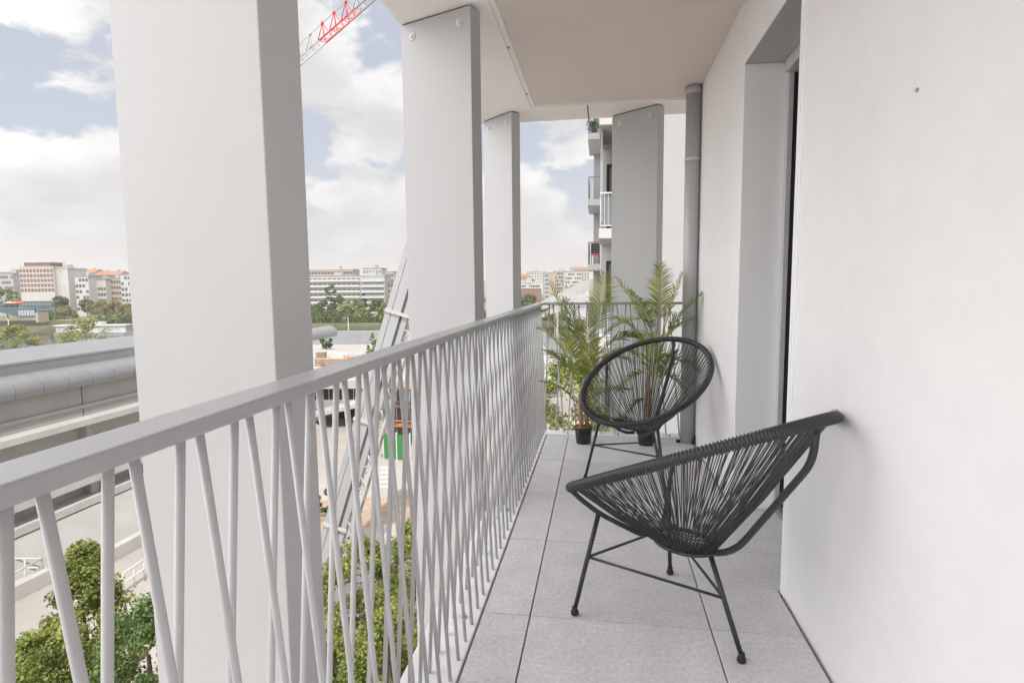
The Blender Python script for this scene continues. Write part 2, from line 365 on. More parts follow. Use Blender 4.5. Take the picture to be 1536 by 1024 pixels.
# ------------------------------------------------------------------ chairs
RA, RB, RT, RCU, RCZ = .458, .353, .437, -.119, .587
def hoop(th, k=1.):
    u = RCU + k * RA * math.cos(th) * math.cos(RT); z = RCZ - k * RA * math.cos(th) * math.sin(RT)
    return Vector((u, k * RB * math.sin(th), z))
def smooth(pts, n=6):
    """round the bends of a polyline"""
    P = [Vector(p) for p in pts]; out = [P[0]]
    for i in range(1, len(P) - 1):
        a, b, c = P[i - 1], P[i], P[i + 1]; rr = min((b - a).length, (c - b).length) * .42
        p, q = b + (a - b).normalized() * rr, b + (c - b).normalized() * rr
        for k in range(n + 1):
            t = k / n; out.append(p * (1 - t) ** 2 + b * 2 * t * (1 - t) + q * t * t)
    return out + [P[-1]]
def az(r, deg, z): return Vector((r * math.cos(R(deg)), r * math.sin(R(deg)), z))
def make_chair(label, x, y, yaw):
    t = thing('lounge_chair', label, 'chair', (x, y, 0), yaw, 'black string lounge chairs')
    # wound hoop: ribbed tube, small ridges as in coiled cord
    n = 780; h = MB(); ring = [hoop(2 * math.pi * i / n) for i in range(n)]
    h.tube(ring, [(.0178, .0181, .0128)[i % 3] for i in range(n)], 10, closed=True)
    h.build('hoop', 'cord', t)
    bc = Vector((-.105, 0, .300)); br = (.105, .085)
    wv = MB(); N = 72
    for i in range(N):
        th = 2 * math.pi * (i + .5) / N
        for s in (-1, 1):
            a = hoop(th + s * .0125, .985); tb = th + s * .05 + rnd.uniform(-.02, .02)
            b = bc + Vector((br[0] * math.cos(tb), br[1] * math.sin(tb), -.004 * s))
            mid = a.lerp(b, .55) + Vector((rnd.uniform(-.004, .004), rnd.uniform(-.004, .004), -.010))
            wv.tube([a, mid, b], .0020, 6, caps=False)
    wv.build('woven_seat', 'cord', t)
    lo = MB(); k = 48
    lo.tube([bc + Vector((br[0] * math.cos(2 * math.pi * i / k), br[1] * math.sin(2 * math.pi * i / k), -.004)) for i in range(k)], .0075, 8, closed=True)
    for i in range(20):       # cords crossing the bottom ring
        q = -1 + 2 * (i + .5) / 20; w_ = math.sqrt(1 - q * q)
        lo.tube([bc + Vector((br[0] * q, -br[1] * w_, .002)), bc + Vector((br[0] * q, 0, -.012)), bc + Vector((br[0] * q, br[1] * w_, .002))], .003, 5, caps=False)
    lo.build('seat_ring', 'cord', t)
    LP = []
    for dg in (57, -57):
        hp = hoop(R(47) if dg > 0 else R(-47)) + Vector((0, 0, -.008))
        pa = [az(.012, dg, .284), az(.065, dg, .283), az(.205, dg, .358), az(.272, dg, .412), hp]
        MB().tube(smooth(pa), .0085, 10).build('seat_arm', 'frame', t)
        LP.append((az(.212, dg, .356), az(.292, dg, .018)))
    MB().tube(smooth([Vector((-.03, 0, .284)), Vector((-.27, 0, .300)), Vector((-.515, 0, .665)), hoop(math.pi) + Vector((.012, 0, -.012))]), .0105, 12).build('back_arm', 'frame', t)
    LP.append((Vector((-.205, 0, .292)), Vector((-.325, 0, .018))))
    mids = []
    for a, b in LP:
        lg = MB().tube([a, b], [.0085, .0078], 12).build('leg', 'frame', t)
        f = MB().lathe([(.011, -.018), (.0138, -.014), (.0138, -.006), (.0105, .000), (.009, .012)], b, 16).build('foot_cap', 'rubber', lg)
        mids.append(a.lerp(b, .44))
    for i in range(3):
        MB().tube([mids[i], mids[(i + 1) % 3]], .0048, 8).build('stretcher', 'frame', t)
    return t
make_chair('black string lounge chair nearest the camera, seen from behind, its back against the wall', .202, 1.973, R(133))
make_chair('black string lounge chair at the far end, its open round seat facing the camera', .205, 3.35, R(241))

# ------------------------------------------------------------------ potted palms
def bez(a, b, c, t): return a * (1 - t) ** 2 + b * 2 * t * (1 - t) + c * t * t
def frond(parent, a, b, c, ln, mt, start=.28, lo=None, dens=23):
    f = MB(); n = 18
    pts = [bez(a, b, c, i / n) for i in range(n + 1)]
    f.tube(pts, [.0042 * (1 - .75 * i / n) for i in range(n + 1)], 6)
    ax = (c - a).normalized()
    for i in range(dens):
        t = start + (1 - start) * (i + .5) / dens
        p = bez(a, b, c, t); tg = ((b - a) * 2 * (1 - t) + (c - b) * 2 * t).normalized()
        up = Vector((0, 0, 1)); sd = tg.cross(up)
        if sd.length < .25: sd = tg.cross(Vector((.3, 1, 0)))
        sd.normalize(); nm = sd.cross(tg).normalized()
        env = (.35 + .65 * math.sin(math.pi * min(1, (t - start) / (1 - start) * .8 + .18)))
        for s in (-1, 1):
            l = ln * 1.14 * env * rnd.uniform(.8, 1.1); q = rnd.uniform(-.14, .14)
            d1 = (tg * (.62 + q) + sd * s * .80 + nm * (.22 + q * 2)).normalized()
            p1 = p + d1 * l * .5; d2 = (d1 + Vector((0, 0, -.35)) + tg * .12).normalized(); p2 = p1 + d2 * l * .5
            wd = .0049 * (.7 + .5 * env); wv = d1.cross(nm).normalized() * wd; ri = nm * .0022
            f.add([p, p + d1 * l * .18 + wv + ri, p + d1 * l * .18 - wv + ri, p1 + wv * .85 + ri, p1 - wv * .85 + ri, p2, p + d1 * l * .18, p1],
                  [(0, 6, 1), (0, 2, 6), (6, 7, 3, 1), (2, 4, 7, 6), (7, 5, 3), (4, 5, 7)], False)
    return f.build('frond', mt, parent)
def palm(label, x, y, pot_r, fronds, trunks):
    t = thing('potted_palm', label, 'potted plant', (x, y, 0), 0, 'potted palms by the far railing')
    p = MB().lathe([(pot_r * .76, 0), (pot_r * .78, .004), (pot_r * .94, .104), (pot_r * 1.02, .105), (pot_r * 1.02, .122), (pot_r * .95, .122), (pot_r * .93, .10)], n=32).build('pot', 'pot', t)
    s = MB().blob((0, 0, .10), (pot_r * .9, pot_r * .9, .028), 14, .25)
    for i in range(40):
        a = rnd.uniform(0, 6.28); r = pot_r * rnd.uniform(.1, .95); b = rnd.uniform(0, 6.28)
        s.tube([(r * math.cos(a), r * math.sin(a), .112), (r * math.cos(a) + .02 * math.cos(b), r * math.sin(a) + .02 * math.sin(b), .13 + rnd.uniform(0, .02))], .002, 4)
    s.build('coir', 'soil', p)
    for (x0, y0_, x1, y1, z1, r) in trunks:
        k = MB(); n = 12
        k.tube([(x0 + (x1 - x0) * i / n, y0_ + (y1 - y0_) * i / n, .10 + (z1 - .10) * i / n) for i in range(n + 1)], [r * (1 - .45 * i / n) * (1.12 if i % 2 else .95) for i in range(n + 1)], 9)
        for i in range(14):   # torn leaf bases round the stem
            a = rnd.uniform(0, 6.28); z = .13 + (z1 - .14) * rnd.random(); f_ = (z - .1) / (z1 - .1); rr = r * (1 - .45 * f_)
            cx_, cy_ = x0 + (x1 - x0) * f_ + rr * math.cos(a), y0_ + (y1 - y0_) * f_ + rr * math.sin(a)
            k.tube([(cx_, cy_, z), (cx_ + .006 * math.cos(a), cy_ + .006 * math.sin(a), z + .05)], [.005, .0012], 5)
        k.build('stem', 'ptrunk', t)
    for (pa, pb, pc, dy, ln, mt) in fronds:
        D = y
        def P(px, ddy):
            v = CX * (px[0] - 768) - CY * (px[1] - 512) - CZ * FPX
            return EYE + v * ((D + ddy) / v.y) - Vector((x, y, 0))
        frond(t, P(pa, 0), P(pb, dy * .55), P(pc, dy), ln, mt)
    return t
palm('potted palm nearer the long railing, twin stems rising from a black pot', -.122, 4.125, .066, [
    ((872, 560), (848, 490), (804, 462), -.10, .15, 'frond'),
    ((878, 540), (852, 488), (824, 424), .06, .12, 'frond'),
    ((884, 530), (902, 470), (907, 408), .05, .14, 'frond'),
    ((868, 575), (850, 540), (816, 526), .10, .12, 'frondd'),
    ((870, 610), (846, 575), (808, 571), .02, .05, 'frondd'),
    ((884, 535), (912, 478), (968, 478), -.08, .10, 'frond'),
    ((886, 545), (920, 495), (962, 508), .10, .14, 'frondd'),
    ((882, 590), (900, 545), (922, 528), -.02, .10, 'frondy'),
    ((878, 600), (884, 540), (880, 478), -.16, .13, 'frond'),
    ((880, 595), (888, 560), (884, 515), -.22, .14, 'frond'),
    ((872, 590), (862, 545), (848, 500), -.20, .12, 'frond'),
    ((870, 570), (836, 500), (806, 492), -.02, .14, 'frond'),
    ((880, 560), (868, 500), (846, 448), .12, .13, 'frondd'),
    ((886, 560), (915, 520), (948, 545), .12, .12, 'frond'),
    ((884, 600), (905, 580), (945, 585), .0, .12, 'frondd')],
    [(-.014, -.01, -.03, -.015, .36, .017), (.022, .012, .03, .0, .42, .013)])
palm('potted palm behind the far chair, in a black pot close to the downpipe', .318, 4.135, .066, [
    ((984, 510), (992, 455), (990, 396), .02, .13, 'frond'),
    ((978, 515), (962, 465), (923, 416), -.06, .11, 'frond'),
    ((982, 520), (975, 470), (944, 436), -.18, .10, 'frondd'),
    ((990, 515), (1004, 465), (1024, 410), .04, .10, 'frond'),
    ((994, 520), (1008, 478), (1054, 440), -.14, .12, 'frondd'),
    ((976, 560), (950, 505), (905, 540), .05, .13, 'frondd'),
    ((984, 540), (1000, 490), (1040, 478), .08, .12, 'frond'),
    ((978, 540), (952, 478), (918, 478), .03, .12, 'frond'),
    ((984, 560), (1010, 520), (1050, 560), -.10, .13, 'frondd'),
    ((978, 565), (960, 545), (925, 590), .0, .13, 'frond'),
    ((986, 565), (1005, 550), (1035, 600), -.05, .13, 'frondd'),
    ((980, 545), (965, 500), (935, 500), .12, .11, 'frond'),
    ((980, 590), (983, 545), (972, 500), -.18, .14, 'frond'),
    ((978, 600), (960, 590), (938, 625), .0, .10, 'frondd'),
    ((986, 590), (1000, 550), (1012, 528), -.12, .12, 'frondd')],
    [(-.005, -.005, .012, .0, .50, .020), (.02, .02, .035, .01, .40, .013)])

# ------------------------------------------------------------------ ground, river, banks
def sheet(name, mt, pts, z):
    return struct(MB().add([(p[0], p[1], z) for p in pts], [tuple(range(len(pts)))]).build(name, mt))
def vf(s, d): return EYE.xy + (RGT * s + FWD * d).xy      # level frame: s right, d ahead
WZ = -17.0
BED = -19.0
def quad(s0, s1, d0, d1): return [vf(s0, d0), vf(s1, d0), vf(s1, d1), vf(s0, d1)]
sheet('terrain', 'bank', quad(-6000, 6000, -3000, 7000), BED)
def slab(name, mt, pts, z0, z1): return struct(MB().prism([(p[0], p[1]) for p in pts], z0, z1).build(name, mt))
NB = 106
slab('plaza_ground', 'ground', quad(-420, 260, -120, NB), BED + .01, GZ)
sheet('river_water', 'water', quad(-900, 900, NB - 2, 300), WZ)
slab('far_bank', 'bank', quad(-1600, 1600, 268, 480), BED + .01, -13.4)
slab('far_terrace', 'bank', quad(-2500, 2500, 481, 3000), BED + .01, -10.)
# hillside on the skyline
hp = []
hn = 60; hm = MB(); vs = []
for i in range(hn + 1):
    s = -2600 + 5200 * i / hn
    hgt = 18 + 14 * math.sin(i * .37 + .8) + 9 * math.sin(i * .91)
    for (dd, zz) in ((1150, -10.2), (1500, hgt * .55), (1900, hgt), (2900, -10.4)):
        q = vf(s, dd); vs.append((q[0], q[1], zz))
hm.add(vs, [(i * 4 + j, (i + 1) * 4 + j, (i + 1) * 4 + j + 1, i * 4 + j + 1) for i in range(hn) for j in range(3)], True)
struct(hm.build('hills', 'bank'))
# street with markings below
def pg(px, py, z):
    v = CX * (px - 768) - CY * (py - 512) - CZ * FPX; t = (z - EYE.z) / v.z; q = EYE + v * t; return (q.x, q.y)
sheet('road', 'road', [pg(470, 1010, GZ), pg(700, 1010, GZ), pg(700, 800, GZ), pg(470, 830, GZ)], GZ + .004)
sheet('pavement', 'tan', [pg(470, 800, GZ), pg(700, 772, GZ), pg(700, 735, GZ), pg(470, 752, GZ)], GZ + .008)
mkp = MB()
for k in range(5):
    a = 700 + k * 7
    pp = [pg(570, a, GZ), pg(592, a - 1, GZ), pg(592, a + 2.5, GZ), pg(570, a + 3.5, GZ)]
    mkp.add([(p[0], p[1], GZ + .012) for p in pp], [(3, 2, 1, 0)])
struct(mkp.build('road_markings', 'whitep'))
sheet('gravel_patch', 'tan', [pg(-60, 905, GZ), pg(60, 885, GZ), pg(60, 868, GZ), pg(-60, 872, GZ)], GZ + .006)
q0 = [vf(-420, NB - .01), vf(260, NB - .01), vf(260, NB + 1.2), vf(-420, NB + 1.2)]
slab('quay_kerb', 'stone', q0, WZ - .5, GZ + .35)
slab('far_quay', 'bank', [vf(-900, 262), vf(900, 262), vf(900, 267.9), vf(-900, 267.9)], BED + .02, -15.6)

# ------------------------------------------------------------------ trees
def tree(name, label, px, py_top, d, height, rad, mt, leaf, n, shape='round', group=None, ground=GZ, seed=1, cz=.62):
    rr = random.Random(seed); top = at(px, py_top, d)
    t = thing(name, label, 'tree', (top.x, top.y, ground), rr.uniform(0, 6), group)
    H = top.z - ground
    ch = height                                        # crown height
    # trunk + limbs
    k = MB(); z1 = H - ch * .25
    k.tube([(0, 0, -.05), (.03 * rad, .02 * rad, H * .35), (-.03 * rad, .03 * rad, z1)], [H * .02 + .02, H * .014 + .015, .015 + H * .003], 8)
    for i in range(8):
        a = i * 2.4 + rr.uniform(0, .5); z = H - ch + ch * .6 * (i / 8); r_ = rad * rr.uniform(.5, .8)
        k.tube([(0, 0, z), (r_ * .5 * math.cos(a), r_ * .5 * math.sin(a), z + ch * .10), (r_ * math.cos(a), r_ * math.sin(a), z + ch * .22)], [H * .006 + .01, H * .004 + .006, .004], 5)
    k.build('trunk', 'bark', t)
    # crown: leaves gathered in clumps spread through the volume
    cl = []
    nc = 150 if n > 9000 else 70 if n > 4000 else 40 if n > 1400 else 24
    for i in range(nc):
        h = rr.random() ** .8
        if shape == 'cone': pr_ = rad * (1 - h) ** .95 + .05 * rad
        elif shape == 'column': pr_ = rad * (math.sin(math.pi * (.12 + .8 * (1 - h))) ** .6)
        else: pr_ = rad * math.sqrt(max(.05, 1 - (2 * h - 1) ** 2))
        a = rr.uniform(0, 6.283); q = pr_ * math.sqrt(rr.uniform(.15, 1)) * .85
        c = Vector((q * math.cos(a), q * math.sin(a), H - ch + ch * h * .96))
        cl.append((c, rad * (.72 if nc > 100 else 1) * rr.uniform(.24, .42) * (.8 if shape != 'round' else 1) * (1 - (.62 if shape == 'cone' else .35) * h)))
    f = MB()
    for i in range(n):
        c, cr_ = cl[rr.randrange(nc)]
        v = Vector((rr.gauss(0, 1), rr.gauss(0, 1), rr.gauss(0, 1))); v.normalize()
        p = c + Vector((v.x, v.y, v.z * .8)) * cr_ * (rr.random() ** .4)
        if p.z > H: p.z = H - rr.random() * .1 * ch
        nm = (v + Vector((rr.gauss(0, .6), rr.gauss(0, .6), rr.gauss(.5, .6)))).normalized()
        u = nm.cross(Vector((rr.gauss(0, 1), rr.gauss(0, 1), rr.gauss(0, 1)))).normalized(); w_ = nm.cross(u)
        l = leaf * rr.uniform(.7, 1.25)
        f.add([p - u * l * .5, p + w_ * l * .32 + nm * l * .06, p + u * l * .55, p - w_ * l * .32 + nm * l * .06], [(0, 1, 2), (0, 2, 3)])
    f.build('crown', mt, t)
    return t
tree('street_tree', 'pointed leafy street tree behind the lower left bars of the long railing', 122, 797, 14, 7.6, 2.9, 'leafA', .105, 26000, 'cone', seed=3)
tree('street_tree', 'darker rounded street tree low beside the nearest column', 222, 895, 11.5, 5.0, 1.6, 'leafB', .085, 15000, 'round', seed=4)
tree('street_tree', 'bushy street tree at the lower left corner, below the pointed one', 70, 930, 12.2, 5.5, 1.7, 'leafA', .095, 14000, 'round', seed=14)
tree('street_tree', 'street tree seen through the bars below the leaning mast', 535, 800, 15, 8.0, 2.0, 'leafA', .105, 20000, 'round', seed=5)
tree('street_tree', 'street tree seen through the bars beside the second column', 625, 770, 17, 9.0, 2.1, 'leafA', .11, 20000, 'round', seed=6)
tree('street_tree', 'lower street tree at the bottom of the gap before the second column', 585, 900, 13, 5.5, 1.7, 'leafA', .095, 15000, 'round', seed=16)
tree('street_tree', 'slim street tree just past the right edge of the nearest column', 489, 722, 34, 6.5, 1.1, 'leafB', .2, 2500, 'column', seed=7)
tree('street_tree', 'leafy tree beyond the far railing, behind the twin stemmed palm', 852, 525, 17, 9.5, 2.1, 'leafA', .11, 18000, 'round', seed=8)
tree('terrace_tree', 'small bushy tree on the terrace next to the leaning mast', 559, 499, 84, 2.9, 1.25, 'leafA', .25, 1500, 'cone', ground=-8.6, seed=9)
tree('terrace_tree', 'small round tree on the terrace under the end of the rolled roof edge', 489, 497, 90, 2.6, 1.1, 'leafD', .25, 1300, 'round', ground=-8.6, seed=10)
tree('bank_tree', 'pale olive tree above the industrial roof at the left edge', 22, 487, 88, 8.5, 3.6, 'leafC', .34, 3200, 'round', seed=11)
tree('bank_tree', 'pale olive willow above the industrial roof, in front of the white barge', 128, 476, 92, 8.5, 4.4, 'leafC', .34, 3600, 'round', seed=12)
G = 'trees on the far bank'
for i, (px, py, d, ch, r_, mt, shp, lab) in enumerate([
    (8, 433, 290, 9, 5.5, 'leafD', 'round', 'dark tree by the blue bridge end at the left edge'),
    (70, 467, 272, 6, 3.2, 'leafD', 'round', 'small round tree on the quay right of the blue bridge'),
    (97, 459, 283, 6, 4.4, 'leafE', 'round', 'yellowish tree on the quay left of the white barge roof'),
    (90, 444, 305, 5, 3, 'leafD', 'round', 'dark green tree at the foot of the teal building'),
    (130, 449, 300, 5, 3.2, 'leafD', 'round', 'small dark tree in front of the white apartment houses'),
    (152, 452, 288, 7.5, 4.6, 'leafE', 'round', 'left one of the yellow green trees behind the barge'),
    (172, 451, 290, 8, 4.6, 'leafE', 'round', 'middle one of the yellow green trees behind the barge'),
    (192, 455, 286, 7.5, 4.4, 'leafE', 'round', 'yellow green tree behind the barge touching the nearest column'),
    (495, 424, 278, 19, 3.0, 'leafD', 'column', 'tall poplar in front of the long apartment block'),
    (506, 443, 280, 13, 4.0, 'leafD', 'round', 'rounded tree just right of the tall poplar'),
    (481, 452, 276, 11, 4.0, 'leafD', 'round', 'dense tree left of the tall poplar beside the nearest column'),
    (472, 453, 282, 11, 3.4, 'leafD', 'round', 'tree half hidden by the nearest column above the rolled roof'),
    (521, 456, 270, 10.5, 5.2, 'leafC', 'round', 'pale willow on the far bank in the middle of the gap'),
    (530, 447, 288, 9, 4.6, 'leafE', 'round', 'bright green tree behind the pale willow'),
    (545, 438, 300, 7, 2.4, 'leafB', 'cone', 'dark pointed conifer before the balconied block'),
    (544, 462, 274, 9, 3.8, 'leafE', 'round', 'yellow green tree right of the pale willow'),
    (566, 449, 296, 8, 4.2, 'leafD', 'round', 'dark tree behind the white cabin on the far bank'),
    (580, 452, 280, 11, 4.6, 'leafA', 'round', 'light green tree right of the white cabin'),
    (592, 447, 284, 10, 4.6, 'leafD', 'round', 'green tree partly behind the leaning mast'),
    (573, 473, 272, 6, 5.0, 'leafE', 'round', 'low bushy tree at the water edge near the mast'),
    (604, 456, 284, 10, 5, 'leafD', 'round', 'tree between the leaning mast and the second column'),
    (790, 442, 236, 7, 4.2, 'leafD', 'round', 'tree right of the third column under the red building'),
    (800, 446, 246, 6, 4, 'leafE', 'round', 'yellowish tree under the red and white flats'),
    (793, 418, 560, 8, 7, 'leafD', 'round', 'dark tree between the red roof and the white flats')]):
    tree('bank_tree', lab, px, py, d, ch * 1.2, r_ * 1.28, mt, 1.0 if d < 400 else 1.6, 1900, shp, G, -13.5 if d > 255 else -18.9, 40 + i)
mk = MB()
rr = random.Random(99)
for i in range(8000):
    s = rr.uniform(-190, 60); d = rr.uniform(263, 272); q = vf(s, d); z = rr.uniform(-16.9, -10.6 + .9 * math.sin(s * .21) + .7 * math.sin(s * .53)); l = rr.uniform(.5, 1.2)
    u = Vector((rr.gauss(0, 1), rr.gauss(0, 1), rr.gauss(0, 1))).normalized(); w_ = u.cross(Vector((0, .3, 1))).normalized()
    p = Vector((q[0], q[1], z)); mk.add([p - u * l, p + w_ * l * .6, p + u * l, p - w_ * l * .6], [(0, 1, 2, 3)])
tag(mk.build('undergrowth', 'leafD'), 'green undergrowth along the far river bank', 'undergrowth', kind='stuff')

# ------------------------------------------------------------------ city buildings
WINC = {}
def bld(name, label, px0, px1, py_top, d, wall='white', floors=5, cols=6, wz=('win', 1.3, 1.5), roof='flat', roofm='roofgrey', fh=3.0, depth=14., gz=-13.4, balc=0, skip=0, group='buildings across the river', cat='building', yaw=0., first=None):
    a, b = at(px0, py_top, d), at(px1, py_top, d); W = math.hypot(b.x - a.x, b.y - a.y); top = a.z
    ang = math.atan2(b.y - a.y, b.x - a.x) + yaw
    t = thing(name, label, cat, (a.x, a.y, gz), ang, group); H = top - gz
    MB().box((0, 0, 0), (W, depth, H)).build('wall', wall, t)
    if roof == 'flat':
        MB().box((-.2, -.2, H + .003), (W + .2, depth + .2, H + .45)).build('roof', roofm, t)
    elif roof == 'pitch':
        rh = 2.6
        MB().add([(-.4, -.5, H + .003), (W + .4, -.5, H + .003), (W + .4, depth + .5, H + .003), (-.4, depth + .5, H + .003), (.8, depth / 2, H + rh), (W - .8, depth / 2, H + rh)],
                 [(0, 1, 5, 4), (1, 2, 5), (2, 3, 4, 5), (3, 0, 4), (3, 2, 1, 0)]).build('roof', roofm, t)
        ck = MB().box((0, 0, 0), (.7, .9, 1.6)).mesh('chimney', 'beige')
        for q in (.25, .7): link('chimney', ck, t, (W * q, depth * .45, H + 1.7))
    mtn, ww, wh = wz
    if roof == 'flat' and W > 6:
        rb_ = random.Random(int(px0 * 7 + d)); q = rb_.uniform(.2, .6) * W
        MB().box((q, depth * .3, H + .453), (q + min(4, W * .25), depth * .6, H + 2.2)).build('roof_plant', 'greyf', t)
        MB().tube([(q + W * .2, depth * .2, H + .453), (q + W * .2, depth * .2, H + 3.6)], .07, 5).build('aerial', 'alugrey', t)
    cw = W / cols; ww = min(ww, cw * .72)
    key = (mtn, round(ww, 2), wh)
    if key not in WINC: WINC[key] = MB().box((-ww / 2, -.10, 0), (ww / 2, .06, wh)).mesh('window', mtn)
    n = 0
    for j in range(floors):
        z = H - 1.0 - wh - fh * j
        if z < .3: break
        for i in range(cols):
            if n >= 100: break
            if skip and (i * 7 + j * 3) % skip == 0: continue
            link('window', WINC[key], t, (cw * (i + .5), 0, z)); n += 1
        if balc and j >= balc - 1:
            me_ = WINC.setdefault(('b', round(W, 1)), None) or MB().box((.3, -1.3, -.18), (W - .3, -.02, 0)).box((.3, -1.3, .004), (W - .3, -1.22, .95)).mesh('balcony', 'whitep')
            WINC[('b', round(W, 1))] = me_
            link('balcony', me_, t, (0, 0, z - .15))
    return t, W, H
# far left hotel with bronze windows and teal glazed base
t, W, H = bld('office_building', 'pale hotel block with rows of bronze framed windows and a teal glazed base', 28, 79, 401, 310, 'white', 5, 10, ('brown', 1.35, 1.7), 'flat', 'white', 2.55, 16)
MB().box((W * .12, 1, H + .46), (W * .88, 10, H + 2.4)).build('roof_box', 'brown', t)
MB().box((W * .10, .6, H + 2.403), (W * .92, 10.6, H + 2.8)).build('roof_cap', 'white', t)
MB().box((-W * .02 + .8, -1.2, .2), (W * 1.32, -.12, 8.2)).build('glazed_base', 'tealf', t)
pane = MB().box((-.55, -1.34, 0), (.55, -1.21, 1.5)).mesh('window', 'winl')
for j in range(3):
    for i in range(13): link('window', pane, t, (1.8 + i * W * 1.26 / 13, 0, .9 + j * 2.5))
bld('apartment_house', 'blank white gable end to the right of the bronze windowed block', 79.5, 101, 403, 312, 'white', 1, 1, ('winl', .6, .8), 'flat', 'white')
bld('apartment_house', 'grey low flats left of the bronze windowed block', -6, 19, 411, 330, 'greyf', 4, 7, roof='flat', skip=5)
bld('apartment_house', 'pinkish flats rising behind the left edge of the river view', -20, 28, 409, 380, 'pinkf', 4, 9)
bld('apartment_house', 'white stepped apartment house with narrow windows right of the blank gable', 96, 122, 416, 318, 'white', 5, 5, skip=6)
bld('apartment_house', 'cream apartment house with red tiled roof behind the stepped house', 104, 140, 410, 350, 'cream', 3, 7, roof='pitch', roofm='roofred')
bld('apartment_house', 'tallest white apartment house in the cluster, central window column', 112, 132, 415, 306, 'white', 6, 4, skip=4)
bld('apartment_house', 'cream flats with long red roof behind the yellow green trees', 138, 178, 413, 340, 'cream', 5, 9, roof='pitch', roofm='roofred')
bld('apartment_house', 'white flats with regular square windows above the barge', 133, 158, 420, 312, 'white', 5, 6, skip=7)
bld('apartment_house', 'beige flats with dark shutters next to the white square windowed flats', 158, 181, 418, 316, 'beige', 5, 6)
bld('apartment_house', 'white tower block half hidden by the nearest column', 180, 206, 412, 314, 'white', 7, 5, skip=5)
bld('apartment_house', 'grey block behind the nearest column edge, beside the white tower', 186, 225, 409, 370, 'greyf', 4, 8)
# middle gap
bld('apartment_block', 'long white apartment block with rows of balconies behind the poplar', 440, 541, 415, 312, 'white', 7, 14, ('win', 2.0, 1.5), 'flat', 'roofgrey', 2.9, 14, balc=1)
bld('apartment_block', 'pink topped terrace of flats standing above the long white block', 462, 530, 405, 345, 'pinkf', 2, 14, ('win', 1.4, 1.4), 'flat', 'white')
bld('apartment_block', 'grey balconied block with blue panels right of the long white block', 541, 577, 414, 300, 'greyf', 7, 8, ('balc', 1.6, 1.6), 'flat', 'white', 2.8, 16, balc=1)
bld('apartment_block', 'stepped white tower top above the grey balconied block', 544, 572, 403, 330, 'white', 3, 6, ('winl', 1.4, 1.4))
bld('apartment_house', 'cream house with dark window pairs beside the leaning mast', 578, 590, 408, 320, 'cream', 5, 3)
bld('apartment_house', 'pink house low beside the leaning mast', 580, 596, 423, 308, 'pinkf', 5, 3)
bld('apartment_house', 'white flats between the leaning mast and the second column', 590, 625, 409, 340, 'white', 6, 8)
bld('river_cabin', 'small white cabin under the trees on the far bank', 556, 567, 470, 276, 'whitep', 1, 3, ('winl', .8, .8), 'flat', 'white', 2.4, 4)
# right gap
H2 = 'houses on the hillside beyond the far railing'
bld('hill_house', 'white flats with dark window bands and a red lower storey right of the third column', 779, 810, 424, 240, 'white', 3, 8, ('win', 1.9, 1.3), 'flat', 'white', 2.6, 12, gz=-13, group=H2)
bld('hill_house', 'red brick low block under the white banded flats', 781, 812, 433, 236, 'roofred', 2, 7, ('winl', 1.4, 1.2), 'flat', 'white', 2.6, 4, gz=-13, group=H2)
bld('hill_house', 'house with bright orange tiled roof next to the third column', 776, 795, 415, 520, 'cream', 3, 5, roof='pitch', roofm='roofred', gz=-10, group=H2)
bld('hill_house', 'slim grey stair tower with dark bands in the middle of the hillside', 816, 824, 411, 430, 'greyf', 6, 1, ('win', 2.8, .9), gz=-10, group=H2)
bld('hill_house', 'tall beige gable block right of the slim stair tower', 823, 833, 409, 470, 'beige', 1, 1, ('winl', .8, 1), gz=-10, group=H2)
bld('hill_house', 'grey roofed cream flats in the middle of the hillside', 832, 850, 407, 480, 'cream', 6, 6, gz=-10, skip=5, group=H2)
bld('hill_house', 'pale pink flats with dark windows high on the hillside', 848, 872, 408, 450, 'white', 6, 7, skip=4, gz=-10, group=H2)
bld('hill_house', 'cream flats with red roof highest on the hillside by the balcony tower', 856, 884, 404, 600, 'cream', 5, 7, roof='pitch', roofm='roofred', gz=-10, group=H2)
bld('hill_house', 'white low flats below the sloping white roof near the balcony tower', 852, 884, 432, 230, 'white', 3, 6, ('winl', 1.6, .8), gz=-13, group=H2)
bld('hill_house', 'white house far left on the hillside behind the orange roof', 790, 820, 408, 640, 'white', 4, 8, gz=-10, group=H2)
# sloping white roof in the right gap
ra, rb = at(812, 452, 150), at(884, 418, 120)
sr = thing('sloping_roof', 'long white sloping roof edge rising towards the balcony tower', 'roof', (ra.x, ra.y, ra.z))
MB().extrude_path([(-.8, -2.2), (1.4, -2.2), (1.4, 0), (-.8, 0)], (0, 0, 0), rb - ra, Vector((0, 1, 0)), Vector((0, 0, 1))).build('roof_slab', 'white', sr)
MB().extrude_path([(-.9, -4.2), (1.2, -4.2), (1.2, -3.0), (-.9, -3.0)], (0, 0, 0), rb - ra, Vector((0, 1, 0)), Vector((0, 0, 1))).build('lower_edge', 'whitep', sr)
for q in (.3, .62, .9):
    p = (rb - ra) * q; MB().box((p.x - .5, .2, -14 - ra.z + GZ + 13), (p.x + .5, 1.0, p.z - 2.2)).build('support', 'white', sr)

